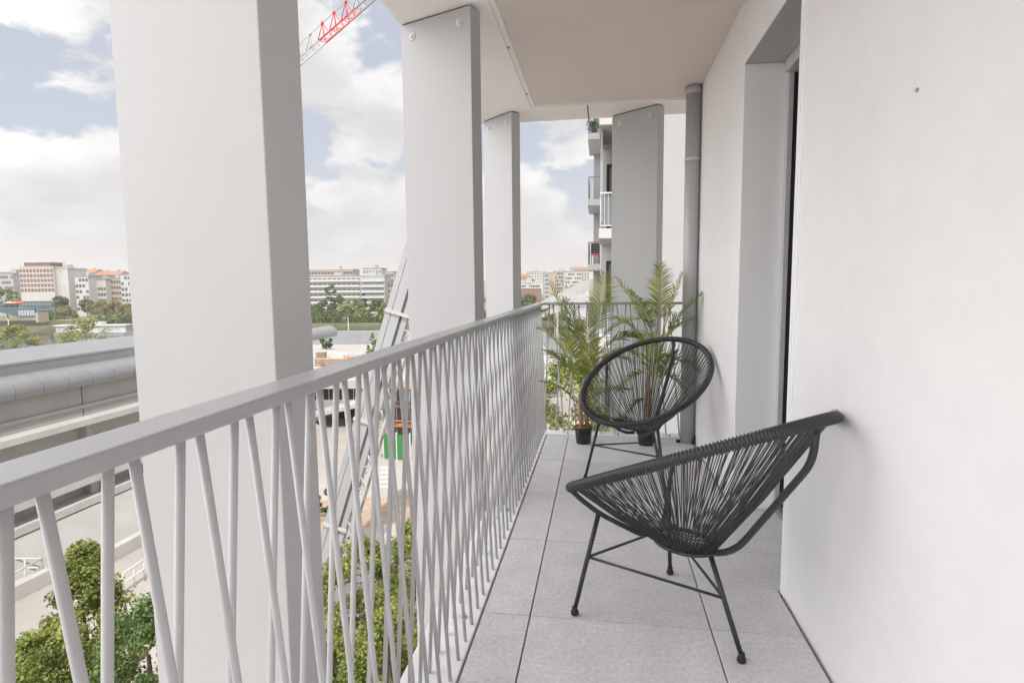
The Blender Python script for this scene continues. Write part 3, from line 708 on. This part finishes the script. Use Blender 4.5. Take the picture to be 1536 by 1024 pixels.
# ------------------------------------------------------------------ balcony tower on the right, beyond the far railing
tw = thing('balcony_tower', 'white neighbouring apartment tower with stacked balconies beyond the far railing', 'building', (0, 20.3, 0), 0)
MB().box((.0, .3, GZ), (14, 14, 14)).build('wall', 'white', tw)
MB().box((1.25, -2.95, GZ), (13.9, .299, 13.9)).build('bay_wall', 'greyf', tw, .01)
MB().box((-.10, 12.0, GZ), (-.001, 20, 13)).box((-.32, 11.9, GZ), (-.005, 11.999, 14)).build('side_wall', 'white', tw)
SL = 3.25
for k in range(-3, 4):
    zb = 2.46 + k * SL
    s = MB().box((-.08, -2.7, zb), (1.248, .297, zb + .29)).build('balcony_slab', 'white', tw, .01)
    g = MB()
    g.box((-.05, -2.68, zb + 1.30), (1.248, -2.64, zb + 1.34)).box((-.05, -2.68, zb + .36), (1.248, -2.65, zb + .39))
    for i in range(12): g.box((-.04 + i * .11, -2.672, zb + .391), (-.025 + i * .11, -2.656, zb + 1.299))
    for i in range(24): g.box((-.05, -2.6 + i * .11, zb + .391), (-.035, -2.588 + i * .11, zb + 1.299))
    g.box((-.05, -2.637, zb + 1.30), (-.01, .29, zb + 1.34))
    g.build('balustrade', 'alu', tw)
    MB().box((.03, -2.63, zb + .36), (1.245, -2.615, zb + 1.28)).build('screen', 'winl', tw)
    wf = MB().box((.16, .22, zb + .30), (.26, .298, zb + 2.7)).box((.2605, .22, zb + 2.6), (1.2, .298, zb + 2.7)).build('window_frame', 'black', tw)
    MB().box((.2615, .25, zb + .30), (1.2, .296, zb + 2.599)).build('pane', 'winl', wf)
    MB().box((-.03, -2.2, zb + .295), (.02, -.1, zb + 2.95 + .29)).build('side_panel', 'stone', tw) if k in (0, 2) else None
# left stack at the far corner
for k in range(-3, 4):
    zb = 4.60 + k * 2.86
    MB().box((-.62, 6.3, zb), (.05, 9.7, zb + .27)).build('corner_slab', 'white', tw, .01)
    g = MB(); g.box((-.60, 6.32, zb + 1.22), (.04, 6.36, zb + 1.26)); g.box((-.60, 6.3605, zb + 1.22), (-.57, 9.68, zb + 1.26))
    for i in range(9): g.box((-.59 + i * .07, 6.33, zb + .271), (-.575 + i * .07, 6.345, zb + 1.219))
    for i in range(26): g.box((-.598, 6.38 + i * .126, zb + .271), (-.575, 6.40 + i * .126, zb + 1.219))
    g.build('corner_balustrade', 'alugrey', tw)
MB().box((-.40, 9.4, GZ), (.0, 13.0, 14)).build('corner_wall', 'greyf', tw)
MB().box((-.06, 5.0, GZ), (.04, 5.2, 14)).build('edge_strip', 'whitep', tw)
pp = thing('balcony_plant', 'small leafy plant on the topmost visible corner balcony of the tower', 'plant', (-.35, 26.8, 7.74))
f = MB(); rr = random.Random(5)
for i in range(160):
    v = Vector((rr.gauss(0, .12), rr.gauss(0, .12), abs(rr.gauss(.35, .18)))); u = Vector((rr.gauss(0, 1), rr.gauss(0, 1), rr.gauss(0, 1))).normalized() * .07; w_ = u.cross(Vector((.2, .5, .8))).normalized() * .035
    f.add([v - u, v + w_, v + u, v - w_], [(0, 1, 2, 3)])
f.build('foliage', 'leafB', pp); MB().lathe([(.11, 0), (.14, .2)], n=12).build('pot', 'pot', pp)
ch = thing('balcony_chair', 'small red and black chair on the lower corner balcony of the tower', 'chair', (-.28, 26.75, 4.60 - 2.86 + .27))
MB().box((-.2, -.2, .40), (.2, .2, .46)).build('seat', 'crane_red', ch, .02); MB().box((-.2, .17, .465), (.2, .21, .95)).build('backrest', 'black', ch, .02)
lgm = MB().tube([(0, 0, 0), (0, 0, .40)], .014, 6).mesh('leg', 'black')
for sx in (-.17, .17):
    for sy in (-.17, .15): link('leg', lgm, ch, (sx, sy, 0))

# ------------------------------------------------------------------ industrial building on the left
K = 30 / 26.0
IX = -30.0
def zi(z): return EYE.z + (z - EYE.z) * K
Y0, Y1, YW = -30., 61.8, 53.
ib = thing('industrial_building', 'long low industrial building with rolled metal roof edge on the left', 'building', (IX, 0, 0))
up = Vector((0, 0, 1)); sx = Vector((1, 0, 0))
def run(name, prof, mt, y0=Y0, y1=YW):
    return MB().extrude_path(prof, Vector((0, y0, 0)), Vector((0, y1, 0)), sx, up).build(name, mt, ib)
zr, zf, zs = zi(-1.73), zi(-2.52), zi(-3.38)
zg = zi(-2.20); zf = zi(-2.69)
run('roof', [(-11, zr - 2.6), (-11, zr - 1.5), (-2.4, zr - 1.2), (-2.4, zr - 2.6)], 'roofgrey')
run('roof_slope', [(-2.399, zr - 1.6), (-2.399, zr + .02), (-2.2, zr + .04), (-.62, zg), (-.62, zr - 1.6)], 'indmetal')
run('gutter', [(-.619, zf - .10), (-.619, zg - .07), (-.36, zg - .07), (-.36, zf - .10)], 'indmetal')
run('gutter_lip', [(-.40, zg - .069), (-.40, zg - .02), (-.33, zg - .02), (-.33, zg - .069)], 'roofgrey')
# rolled edge: quarter round sheets with seams
prof = [(-1.2, zs + .12)] + [(-.45 + 1.0 * math.cos(R(90 - a)), zf - .78 + .78 * math.sin(R(90 - a)) - .02) for a in range(0, 121, 12)] + [(-.2, zs + .10)]
k = MB(); y = Y0
while y < Y1 - .5:
    k.extrude_path(prof, Vector((0, y, 0)), Vector((0, min(y + 1.50, Y1 - .02), 0)), sx, up)
    y += 1.53
ro = k.build('rolled_edge', 'indmetal', ib, .01, 1)
for p_ in ro.data.polygons: p_.use_smooth = False
sc_ = MB(); y = Y0
while y < Y1 - .4:
    sc_.box((.28, y, zs - .06), (.42, y + .30, zs + .10)); y += .40
sc_.build('cornice_teeth', 'roofgrey', ib)
run('cornice', [(-1.0, zs - .28), (.16, zs - .28), (.16, zs + .095), (-1.0, zs + .095)], 'ind', Y0, YW)
zw1 = zi(-4.72); zl1 = zi(-5.30); zl1b = zi(-5.62)
run('upper_wall', [(-10.8, zl1), (-.0, zl1), (-.0, zs - .281), (-10.8, zs - .281)], 'ind', Y0, YW - .2)
run('dark_reglet', [(.001, zw1 - .18), (.10, zw1 - .18), (.10, zw1 + .02), (.001, zw1 + .02)], 'indmetal', Y0, YW - .2)
run('ledge', [(-.5, zl1b), (.9, zl1b), (.9, zl1 - .02), (-.5, zl1 + .0)], 'indledge', Y0, YW - .1)
zb = GZ
run('lower_wall', [(-10.8, zb), (-.25, zb), (-.25, zl1b - .002), (-10.8, zl1b - .002)], 'ind', Y0, YW - .2)
for zz in (-8.25, -9.35, -10.45):
    za = zi(zz); run('ledge', [(-.248, za - .42), (.75, za - .42), (.75, za), (-.248, za + .05)], 'indledge', Y0, YW - .3)
for i in range(10):
    y = -20 + i * 8.2
    MB().box((-.247, y, zb), (.25, y + .5, zl1b - .003)).build('pilaster', 'ind', ib)
    MB().box((.001, y + .1, zl1 + .02), (.012, y + .14, zs - .285)).build('wall_joint', 'joint', ib)
# sloping base wall
MB().extrude_path([(-.249, zb), (3.2, zb), (1.0, zb + 1.5), (-.249, zb + 1.6)], Vector((0, Y0, 0)), Vector((0, YW - .2, 0)), sx, up).build('base_slope', 'stone', ib)

# white hand rails and low walls on the plaza by the industrial building
def guard(label, p0, p1, n, h=1.05):
    a, b = Vector((*p0, GZ)), Vector((*p1, GZ)); t = thing('plaza_railing', label, 'railing', a)
    for z in (h, h * .55): MB().tube([Vector((0, 0, z)), b - a + Vector((0, 0, z))], .045, 8).build('rail', 'whitep', t)
    pm = MB().tube([(0, 0, 0), (0, 0, h)], .04, 8).mesh('post', 'whitep')
    for i in range(n): link('post', pm, t, (b - a) * (i / (n - 1)))
    return t
guard('white tubular railing on the plaza at the lower left edge', pg(-40, 868, GZ), pg(66, 868, GZ), 5)
guard('second white tubular railing slanting in front of the first on the plaza', pg(-20, 915, GZ), pg(66, 868, GZ), 4)
guard('white tubular railing on the plaza close to the nearest column', pg(186, 892, GZ), pg(246, 850, GZ), 5)
def lowwall(label, pts, h=.7, t_=.45):
    a, b = Vector((*pts[0], GZ)), Vector((*pts[1], GZ)); dr = (b - a).normalized(); sd = Vector((-dr.y, dr.x, 0))
    o = MB().extrude_path([(-t_ / 2, .0), (t_ / 2, .0), (t_ / 2, h), (-t_ / 2, h)], Vector(), b - a, sd, up).build('low_wall', 'indledge', None, .02); o.location = a
    return tag(o, label, 'low wall')
lowwall('pale low wall running along the plaza by the white railings', (pg(-40, 930, GZ), pg(75, 872, GZ)))
lowwall('pale low wall crossing the plaza behind the pointed tree', (pg(160, 845, GZ), pg(240, 800, GZ)))

# ------------------------------------------------------------------ leaning mast
base = at(481, 900, 26); base.z = GZ; topm = at(676, 215, 26.5)
lm = thing('leaning_mast', 'huge leaning mast of pale metal sheets passing behind the second column', 'mast', base)
ax = (topm - base); L_ = ax.length; ax.normalize(); sd = RGT - ax * RGT.dot(ax); sd.normalize(); nn = ax.cross(sd); nn.normalize()
if nn.dot(FWD) < 0: nn = -nn
mm = Matrix((( sd.x, nn.x, ax.x, 0), (sd.y, nn.y, ax.y, 0), (sd.z, nn.z, ax.z, 0), (0, 0, 0, 1)))
def mpart(name, mt, boxes, bev=.01):
    b = MB()
    for bx in boxes: b.box(*bx)
    o = b.build(name, mt, lm, bev, 1); o.matrix_local = mm; return o
mpart('main_sheet', 'mast', [((-.70, 0, -.4), (-.44, .9, L_)), ((-.43, .02, -.4), (-.02, .9, L_))])
mpart('groove', 'mastdark', [((-.44, .06, -.3), (-.43, .85, L_ - .1)), ((-.02, .10, -.3), (.10, .85, L_ - .1))], 0)
mpart('side_sheet', 'mast', [((.10, .06, -.4), (.34, .9, L_))])
mpart('edge_tube', 'indledge', [((.62, .05, -.4), (.72, .2, L_)), ((.62, .7, -.4), (.72, .85, L_))])
tr = MB(); z = .2
while z < L_ - 1.2:
    tr.tube([(.34, .12, z), (.66, .12, z + .55)], .035, 6).tube([(.66, .12, z + .55), (.34, .12, z + 1.1)], .035, 6).box((.34, .08, z + .50), (.64, .16, z + .57)); z += 1.1
o = tr.build('lattice', 'mast', lm); o.matrix_local = mm
br = MB(); z = 3.
while z < L_ - 2: br.box((-.74, -.06, z), (.40, -.002, z + .16)); z += 5.2
o = br.build('band', 'indledge', lm); o.matrix_local = mm

# ------------------------------------------------------------------ tower crane
a0 = at(405, 127, 60)
cr_ = thing('tower_crane', 'tower crane with a red and white luffing lattice jib against the clouds', 'crane', (a0.x, a0.y, GZ))
loc = Vector((a0.x, a0.y, GZ))
def cp(px, py, dd): return at(px, py, dd) - loc
def jib(name, mt, i0, i1):
    k = MB(); r = .075; 
    A = lambda i: cp(478.7 + 17.4 * i, 60.9 - 15.2 * i, 60)
    B = lambda i: cp(489.2 + 17.4 * i, 64.4 - 15.2 * i, 58.9)
    T = lambda i: cp(483.5 + 17.6 * i, 35.1 - 16.0 * i, 59.4)
    k.tube([A(i0), A(i1)], r, 6).tube([B(i0), B(i1)], r, 6)
    i = i0
    while i < i1 - .01:
        k.tube([T(i), A(i - .12)], .045, 5).tube([T(i), A(i + .42)], .045, 5).tube([T(i), B(i)], .045, 5).tube([T(i), B(i + .55)], .045, 5)
        k.tube([A(i), B(i)], .04, 5).tube([A(i), B(i + .5)], .035, 5).tube([B(i + .5), A(i + 1)], .035, 5)
        k.lathe([(.14, -.12), (.14, .12)], T(i), 8); i += 1
    o = k.build(name, mt, cr_)
    MB().tube([T(i0), T(i1)], .035, 5).build('top_chord', 'crane_grey', o)
jib('jib_root', 'crane_white', -5, 0); jib('jib_middle', 'crane_red', 0, 3); jib('jib_tip', 'crane_grey', 3, 8)
k = MB(); wz = a0.z - GZ
for sx_ in (-.8, .8):
    for sy_ in (-.8, .8): k.box((sx_ - .09, sy_ - .09, 0), (sx_ + .09, sy_ + .09, wz))
z = 0.
while z < wz - 1.6:
    for (p, q) in (((-.8, -.8), (.8, -.8)), ((.8, -.8), (.8, .8)), ((.8, .8), (-.8, .8)), ((-.8, .8), (-.8, -.8))):
        k.tube([(*p, z), (*q, z + 1.6)], .045, 5)
    z += 1.6
k.build('mast', 'crane_red', cr_)
MB().box((-.9, -2.2, wz - 1.6), (.5, -1.0, wz + .4)).build('cab', 'crane_white', cr_, .05)

# ------------------------------------------------------------------ low building with terrace, middle gap
d0, d1 = 60., 97.
A_, B_ = at(440, 572, d0), at(640, 572, d0)
tb = thing('terrace_building', 'low concrete building with dark openings below its roof terrace, behind the railing bars', 'building', (A_.x, A_.y, GZ), math.atan2(B_.y - A_.y, B_.x - A_.x))
TZ = -8.6 - GZ; TW = (B_ - A_).length + 14
MB().box((-22, .6, 0), (TW, d1 - d0, TZ)).build('wall', 'stone', tb)
MB().box((-22, -.2, TZ - .9), (TW, .598, TZ + .01)).build('parapet', 'indledge', tb)
MB().box((-22, -.1, TZ - 3.0), (TW, .597, TZ - 2.2)).build('sill_band', 'stone', tb)
op = MB().box((0, .45, TZ - 2.19), (2.2, .599, TZ - .91)).mesh('opening', 'black'); br_ = MB().box((0, .38, TZ - 2.19), (.05, .44, TZ - .91)).mesh('post', 'alu')
op2 = MB().box((0, .40, TZ - 4.2), (2.0, .599, TZ - 3.05)).mesh('opening', 'black')
for i in range(9):
    link('opening', op, tb, (-6 + i * 2.6, 0, 0))
    for q in (.5, 1.1, 1.7): link('post', br_, tb, (-6 + i * 2.6 + q, 0, 0))
    if i % 2 == 0: link('opening', op2, tb, (-6 + i * 2.6, 0, 0))
ra_ = MB().add([(-2, -3.4, .2), (9, -3.4, 3.0), (9, -.21, 3.0), (-2, -.21, .2), (-2, -3.4, -.0), (9, -3.4, 2.5), (9, -.21, 2.5), (-2, -.21, -.0)],
               [(0, 1, 2, 3), (7, 6, 5, 4), (0, 4, 5, 1), (1, 5, 6, 2), (2, 6, 7, 3), (3, 7, 4, 0)])
ra_.build('ramp', 'indledge', tb)
w1, w2 = at(452, 497, d1), at(640, 497, d1)
o = MB().box((0, 0, 0), ((w2 - w1).length + 20, 1.0, w1.z + 13.)).build('quay_hall', 'roofgrey'); o.location = (w1.x, w1.y, GZ); o.rotation_euler = (0, 0, math.atan2(w2.y - w1.y, w2.x - w1.x))
tag(o, 'plain grey hall wall along the back of the terrace, before the river', 'hall')
# goods on the terrace
def stack(name, label, px, py, d, boxes, mt, cat):
    p = at(px, py, d); o = MB()
    for bx in boxes: o.box(*bx)
    o = o.build(name, mt, None, .02, 1); o.location = (p.x, p.y, -8.6); o.rotation_euler = (0, 0, .15); return tag(o, label, cat)
stack('timber_stack', 'stack of brown timber boards on the terrace', 498, 545, 71, [((-2, -.5, .1 + k * .16), (2, .5, .23 + k * .16)) for k in range(5)] + [((-1.6, -.55, 0), (-1.3, .55, .1)), ((1.3, -.55, 0), (1.6, .55, .1))], 'timber', 'timber')
stack('barrier', 'orange and white barrier at the right of the terrace goods', 527, 540, 74, [((-1, -.06, .45), (1, .06, .75)), ((-1, -.06, .1), (1, .06, .3)), ((-.95, -.08, 0), (-.85, .08, 1.)), ((.85, -.08, 0), (.95, .08, 1.))], 'orange', 'barrier')
stack('pallet_stack', 'pale pallet stack under the small terrace tree', 482, 538, 74, [((-.6, -.5, k * .18), (.6, .5, .12 + k * .18)) for k in range(8)] + [((-.1, -.5, 0), (.1, .5, 1.4))], 'timber', 'pallets')
stack('pallet_stack', 'low white bundle between the timber and the orange barrier', 512, 536, 76, [((-1.2, -.5, .0), (1.2, .5, .5)), ((-1.0, -.4, .5), (.9, .4, .9))], 'whitep', 'bundle')
# street level bits seen through the bars
p = pg(598, 690, GZ)
hd = thing('site_hoarding', 'bright green site hoarding panels with white posts behind the railing bars', 'hoarding', (p[0], p[1], GZ), -.15)
for i in range(2):
    MB().box((-1.3 + i * 1.2, 0, .15), (-.16 + i * 1.2, .05, 2.1)).build('panel', 'green', hd)
pm = MB().box((-.05, -.03, 0), (.05, .08, 2.3)).mesh('post', 'whitep')
for i in range(3): link('post', pm, hd, (-1.35 + i * 1.2 - .0, 0, 0))
p = pg(607, 668, GZ)
sf = thing('scaffold', 'dark site scaffold with orange boards beyond the green hoarding', 'scaffold', (p[0], p[1], GZ), -.1)
pl_ = MB()
for x_ in (-2, -.7, .6, 1.9):
    for y_ in (0, 1.2): pl_.tube([(x_, y_, 0), (x_, y_, 5.4)], .05, 6)
pl_.build('frame', 'alugrey', sf)
for z_ in (1.7, 3.4, 5.1): MB().box((-2.1, -.1, z_), (2.0, 1.3, z_ + .08)).box((-2.1, -.14, z_ + .5), (2.0, -.09, z_ + .60)).build('deck', 'orange' if z_ != 3.4 else 'brown', sf)
MB().box((-1.9, 1.4, 0), (1.8, 1.6, 4.8)).build('backing', 'mastdark', sf)
# lamp posts by the water
def lamp(label, px, py, d, h):
    p = at(px, py, d); t = thing('lamp_post', label, 'lamp post', (p.x, p.y, p.z - h), 0, 'lamp posts along the near quay')
    MB().tube([(0, 0, 0), (0, 0, h)], [.13, .07], 8).build('pole', 'whitep', t); MB().box((-.35, -.1, h - .02), (.15, .1, h + .1)).build('lamp_head', 'whitep', t)
lamp('white lamp post standing before the river, right of the rolled roof end', 522, 476, 150, 14.)
lamp('white lamp post above the industrial roof at the left edge, below the bridge', 12, 478, 150, 12.)

# ------------------------------------------------------------------ barge and bridge
p = at(80, 492, 224); q = at(193, 492, 224)
bg = thing('houseboat', 'long white houseboat moored on the river', 'boat', (p.x, p.y, WZ), math.atan2(q.y - p.y, q.x - p.x)); BL = (q - p).length
MB().prism([(0, 0), (BL * .93, 0), (BL, 2.2), (BL * .93, 4.6), (0, 4.6)], -.2, 1.2).build('hull', 'roofgrey', bg)
MB().box((.6, .4, 1.203), (BL * .95, 4.2, 3.7)).build('cabin', 'whitep', bg); MB().box((.1, -.1, 3.703), (BL * .97, 4.7, 4.15)).build('roof', 'whitep', bg)
MB().box((BL * .30, .8, 4.153), (BL * .62, 3.8, 5.3)).build('upper_deck', 'whitep', bg)
wm = MB().box((0, .33, 2.0), (2.2, .41, 3.2)).mesh('window', 'balc')
for i in (0, 1, 6, 7, 8): link('window', wm, bg, (1.3 + i * 2.75, 0, 0))
p = at(-70, 463, 262); q = at(52, 463, 262)
bd = thing('river_bridge', 'blue green steel bridge deck reaching in from the left edge', 'bridge', (p.x, p.y, p.z), math.atan2(q.y - p.y, q.x - p.x)); BL = (q - p).length
MB().box((0, 0, -.5), (BL, 8, 0)).build('deck', 'teal', bd)
MB().add([(0, 0, -1.6), (BL * .55, 0, -1.6), (BL * .8, 0, -4.2), (BL, 0, -4.4), (BL, 0, -.503), (0, 0, -.503)] + [(0, .8, -1.6), (BL * .55, .8, -1.6), (BL * .8, .8, -4.2), (BL, .8, -4.4), (BL, .8, -.503), (0, .8, -.503)],
         [(0, 1, 2, 3, 4, 5)[::1], (11, 10, 9, 8, 7, 6)] + [((i + 1) % 6, i, 6 + i, 6 + (i + 1) % 6) for i in range(6)]).build('girder', 'teal', bd)
pm = MB().box((0, -.14, -3.4), (.9, -.002, -1.0)).mesh('opening', 'balc')
for i in range(6): link('opening', pm, bd, (BL * .80 + i * BL * .034, 0, 0))
MB().tube([(0, 0, 1.1), (BL, 0, 1.1)], .12, 6).build('parapet_rail', 'teal', bd)
MB().box((BL + .01, 0, -6.5), (BL + 1.2, 6, -2.2)).build('abutment', 'beige', bd)
for i, (px, mt, lab) in enumerate([(22, 'orange', 'orange parasol on the quay above the blue bridge'), (31, 'crane_red', 'red parasol on the quay above the blue bridge'), (15, 'cream', 'cream parasol on the quay above the blue bridge')]):
    p = at(px, 455, 285); t = thing('parasol', lab, 'parasol', (p.x, p.y, p.z - 2.2), 0, 'parasols above the bridge')
    MB().lathe([(2.3, 2.2), (1.2, 2.9), (.1, 3.3)], n=8).build('canopy', mt, t); MB().tube([(0, 0, -4), (0, 0, 2.3)], .06, 6).build('pole', 'whitep', t)

# ------------------------------------------------------------------ haze
hm_ = bpy.data.materials.new('haze_air'); hm_.use_nodes = True; hn_ = hm_.node_tree; hn_.nodes.clear()
vo = hn_.nodes.new('ShaderNodeVolumePrincipled'); vo.inputs['Color'].default_value = (1, .97, .95, 1); vo.inputs['Density'].default_value = .00036; vo.inputs['Anisotropy'].default_value = .2
om = hn_.nodes.new('ShaderNodeOutputMaterial'); hn_.links.new(vo.outputs[0], om.inputs['Volume']); M['haze'] = hm_
tag(MB().box((-7000, -4000, BED - 1), (7000, 8000, 75)).build('haze', 'haze'), kind='stuff')

# ------------------------------------------------------------------ sky and sun
SUN_EL, SUN_AZ = 58., 150.       # azimuth clockwise from +y: behind the building, to the right
w_ = bpy.data.worlds.new('World'); sc.world = w_; w_.use_nodes = True
nt = w_.node_tree; N = nt.nodes.new; L = nt.links.new; bgn = nt.nodes['Background']
sky = N('ShaderNodeTexSky'); sky.sky_type = 'NISHITA'; sky.sun_disc = False; sky.sun_elevation = R(SUN_EL); sky.sun_rotation = R(SUN_AZ)
sky.air_density = 1.0; sky.dust_density = 2.5; sky.ozone_density = 1.0
tc = N('ShaderNodeTexCoord')
def mth(op, a, b=None, c=None, clamp=False):
    n = N('ShaderNodeMath'); n.operation = op; n.use_clamp = clamp
    for i, v in enumerate((a, b, c)):
        if v is None: continue
        if isinstance(v, (int, float)): n.inputs[i].default_value = v
        else: L(v, n.inputs[i])
    return n.outputs[0]
sep = N('ShaderNodeSeparateXYZ'); L(tc.outputs['Generated'], sep.inputs[0]); zc = mth('MAXIMUM', sep.outputs[2], 0.)
mp = N('ShaderNodeMapping'); mp.inputs['Scale'].default_value = (1, 1, 1.9); mp.inputs['Location'].default_value = (4.4, 1.5, 3.3); L(tc.outputs['Generated'], mp.inputs[0])
def noise(scale, detail, rough, dist=0., src=None):
    n = N('ShaderNodeTexNoise'); n.inputs['Scale'].default_value = scale; n.inputs['Detail'].default_value = detail; n.inputs['Roughness'].default_value = rough
    n.inputs['Distortion'].default_value = dist; L(src or mp.outputs[0], n.inputs['Vector']); return n.outputs['Fac']
def mrange(v, a, b, c=0., d=1., smooth_=True):
    n = N('ShaderNodeMapRange'); n.interpolation_type = 'SMOOTHSTEP' if smooth_ else 'LINEAR'; n.clamp = True
    for i, q in enumerate((a, b, c, d)): n.inputs[i + 1].default_value = q
    L(v, n.inputs[0]); return n.outputs[0]
n1 = noise(5.2, 12, .56, .1); cov = mrange(n1, .45, .525)
mp2 = N('ShaderNodeMapping'); mp2.inputs['Scale'].default_value = (1, 1, 1.9); mp2.inputs['Location'].default_value = (4.4, 1.5, 3.375); L(tc.outputs['Generated'], mp2.inputs[0])
n2 = noise(5.2, 8, .55, .1, mp2.outputs[0]); shade = mrange(n2, .40, .62, 1.0, .76)      # cloud undersides
n3 = noise(9., 8, .6); sh2 = mrange(n3, .3, .7, .93, 1.04)
cl = mth('MULTIPLY', shade, sh2)
SUNV = Vector((math.sin(R(SUN_AZ)) * math.cos(R(SUN_EL)), math.cos(R(SUN_AZ)) * math.cos(R(SUN_EL)), math.sin(R(SUN_EL))))
# brightness added to the unseen sky behind and left, to light the balcony
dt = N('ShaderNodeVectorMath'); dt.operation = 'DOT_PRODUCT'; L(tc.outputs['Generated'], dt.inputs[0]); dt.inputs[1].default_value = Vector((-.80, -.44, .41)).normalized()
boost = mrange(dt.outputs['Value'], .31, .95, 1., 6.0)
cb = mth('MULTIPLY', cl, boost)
CLOUD = 4.35
cc = N('ShaderNodeVectorMath'); cc.operation = 'SCALE'; cc.inputs[0].default_value = (CLOUD, CLOUD * .99, CLOUD * .99); L(cb, cc.inputs['Scale'])
sk = N('ShaderNodeVectorMath'); sk.operation = 'SCALE'; L(sky.outputs[0], sk.inputs[0]); sk.inputs['Scale'].default_value = .75
pale = N('ShaderNodeMix'); pale.data_type = 'RGBA'; pale.inputs['Factor'].default_value = .75; L(sk.outputs[0], pale.inputs['A']); pale.inputs['B'].default_value = (2.75, 2.85, 3.1, 1)
hz = mrange(zc, -.02, .22, .95, 0.)
mixc = N('ShaderNodeMix'); mixc.data_type = 'RGBA'; L(cov, mixc.inputs['Factor']); L(pale.outputs['Result'], mixc.inputs['A']); L(cc.outputs[0], mixc.inputs['B'])
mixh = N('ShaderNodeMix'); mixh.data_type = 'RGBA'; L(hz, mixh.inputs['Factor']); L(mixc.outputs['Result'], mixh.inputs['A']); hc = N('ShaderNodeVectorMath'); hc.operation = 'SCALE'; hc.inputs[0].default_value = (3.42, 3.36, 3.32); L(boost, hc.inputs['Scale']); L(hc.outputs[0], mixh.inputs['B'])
L(mixh.outputs['Result'], bgn.inputs[0]); bgn.inputs[1].default_value = .1
sl = bpy.data.lights.new('sun', 'SUN'); so = bpy.data.objects.new('sun', sl); COL.objects.link(so)
sl.energy = 2.0; sl.angle = R(.6); sl.color = (1, .95, .88)
so.rotation_euler = SUNV.to_track_quat('Z', 'Y').to_euler(); so.location = (20, -20, 40)

# ------------------------------------------------------------------ render settings
sc.view_settings.view_transform = 'Standard'; sc.view_settings.look = 'None'; sc.view_settings.gamma = 1
sc.view_settings.exposure = 1.2
sc.render.engine = 'CYCLES'
sc.cycles.max_bounces = 12; sc.cycles.diffuse_bounces = 8
sc.cycles.use_denoising = True
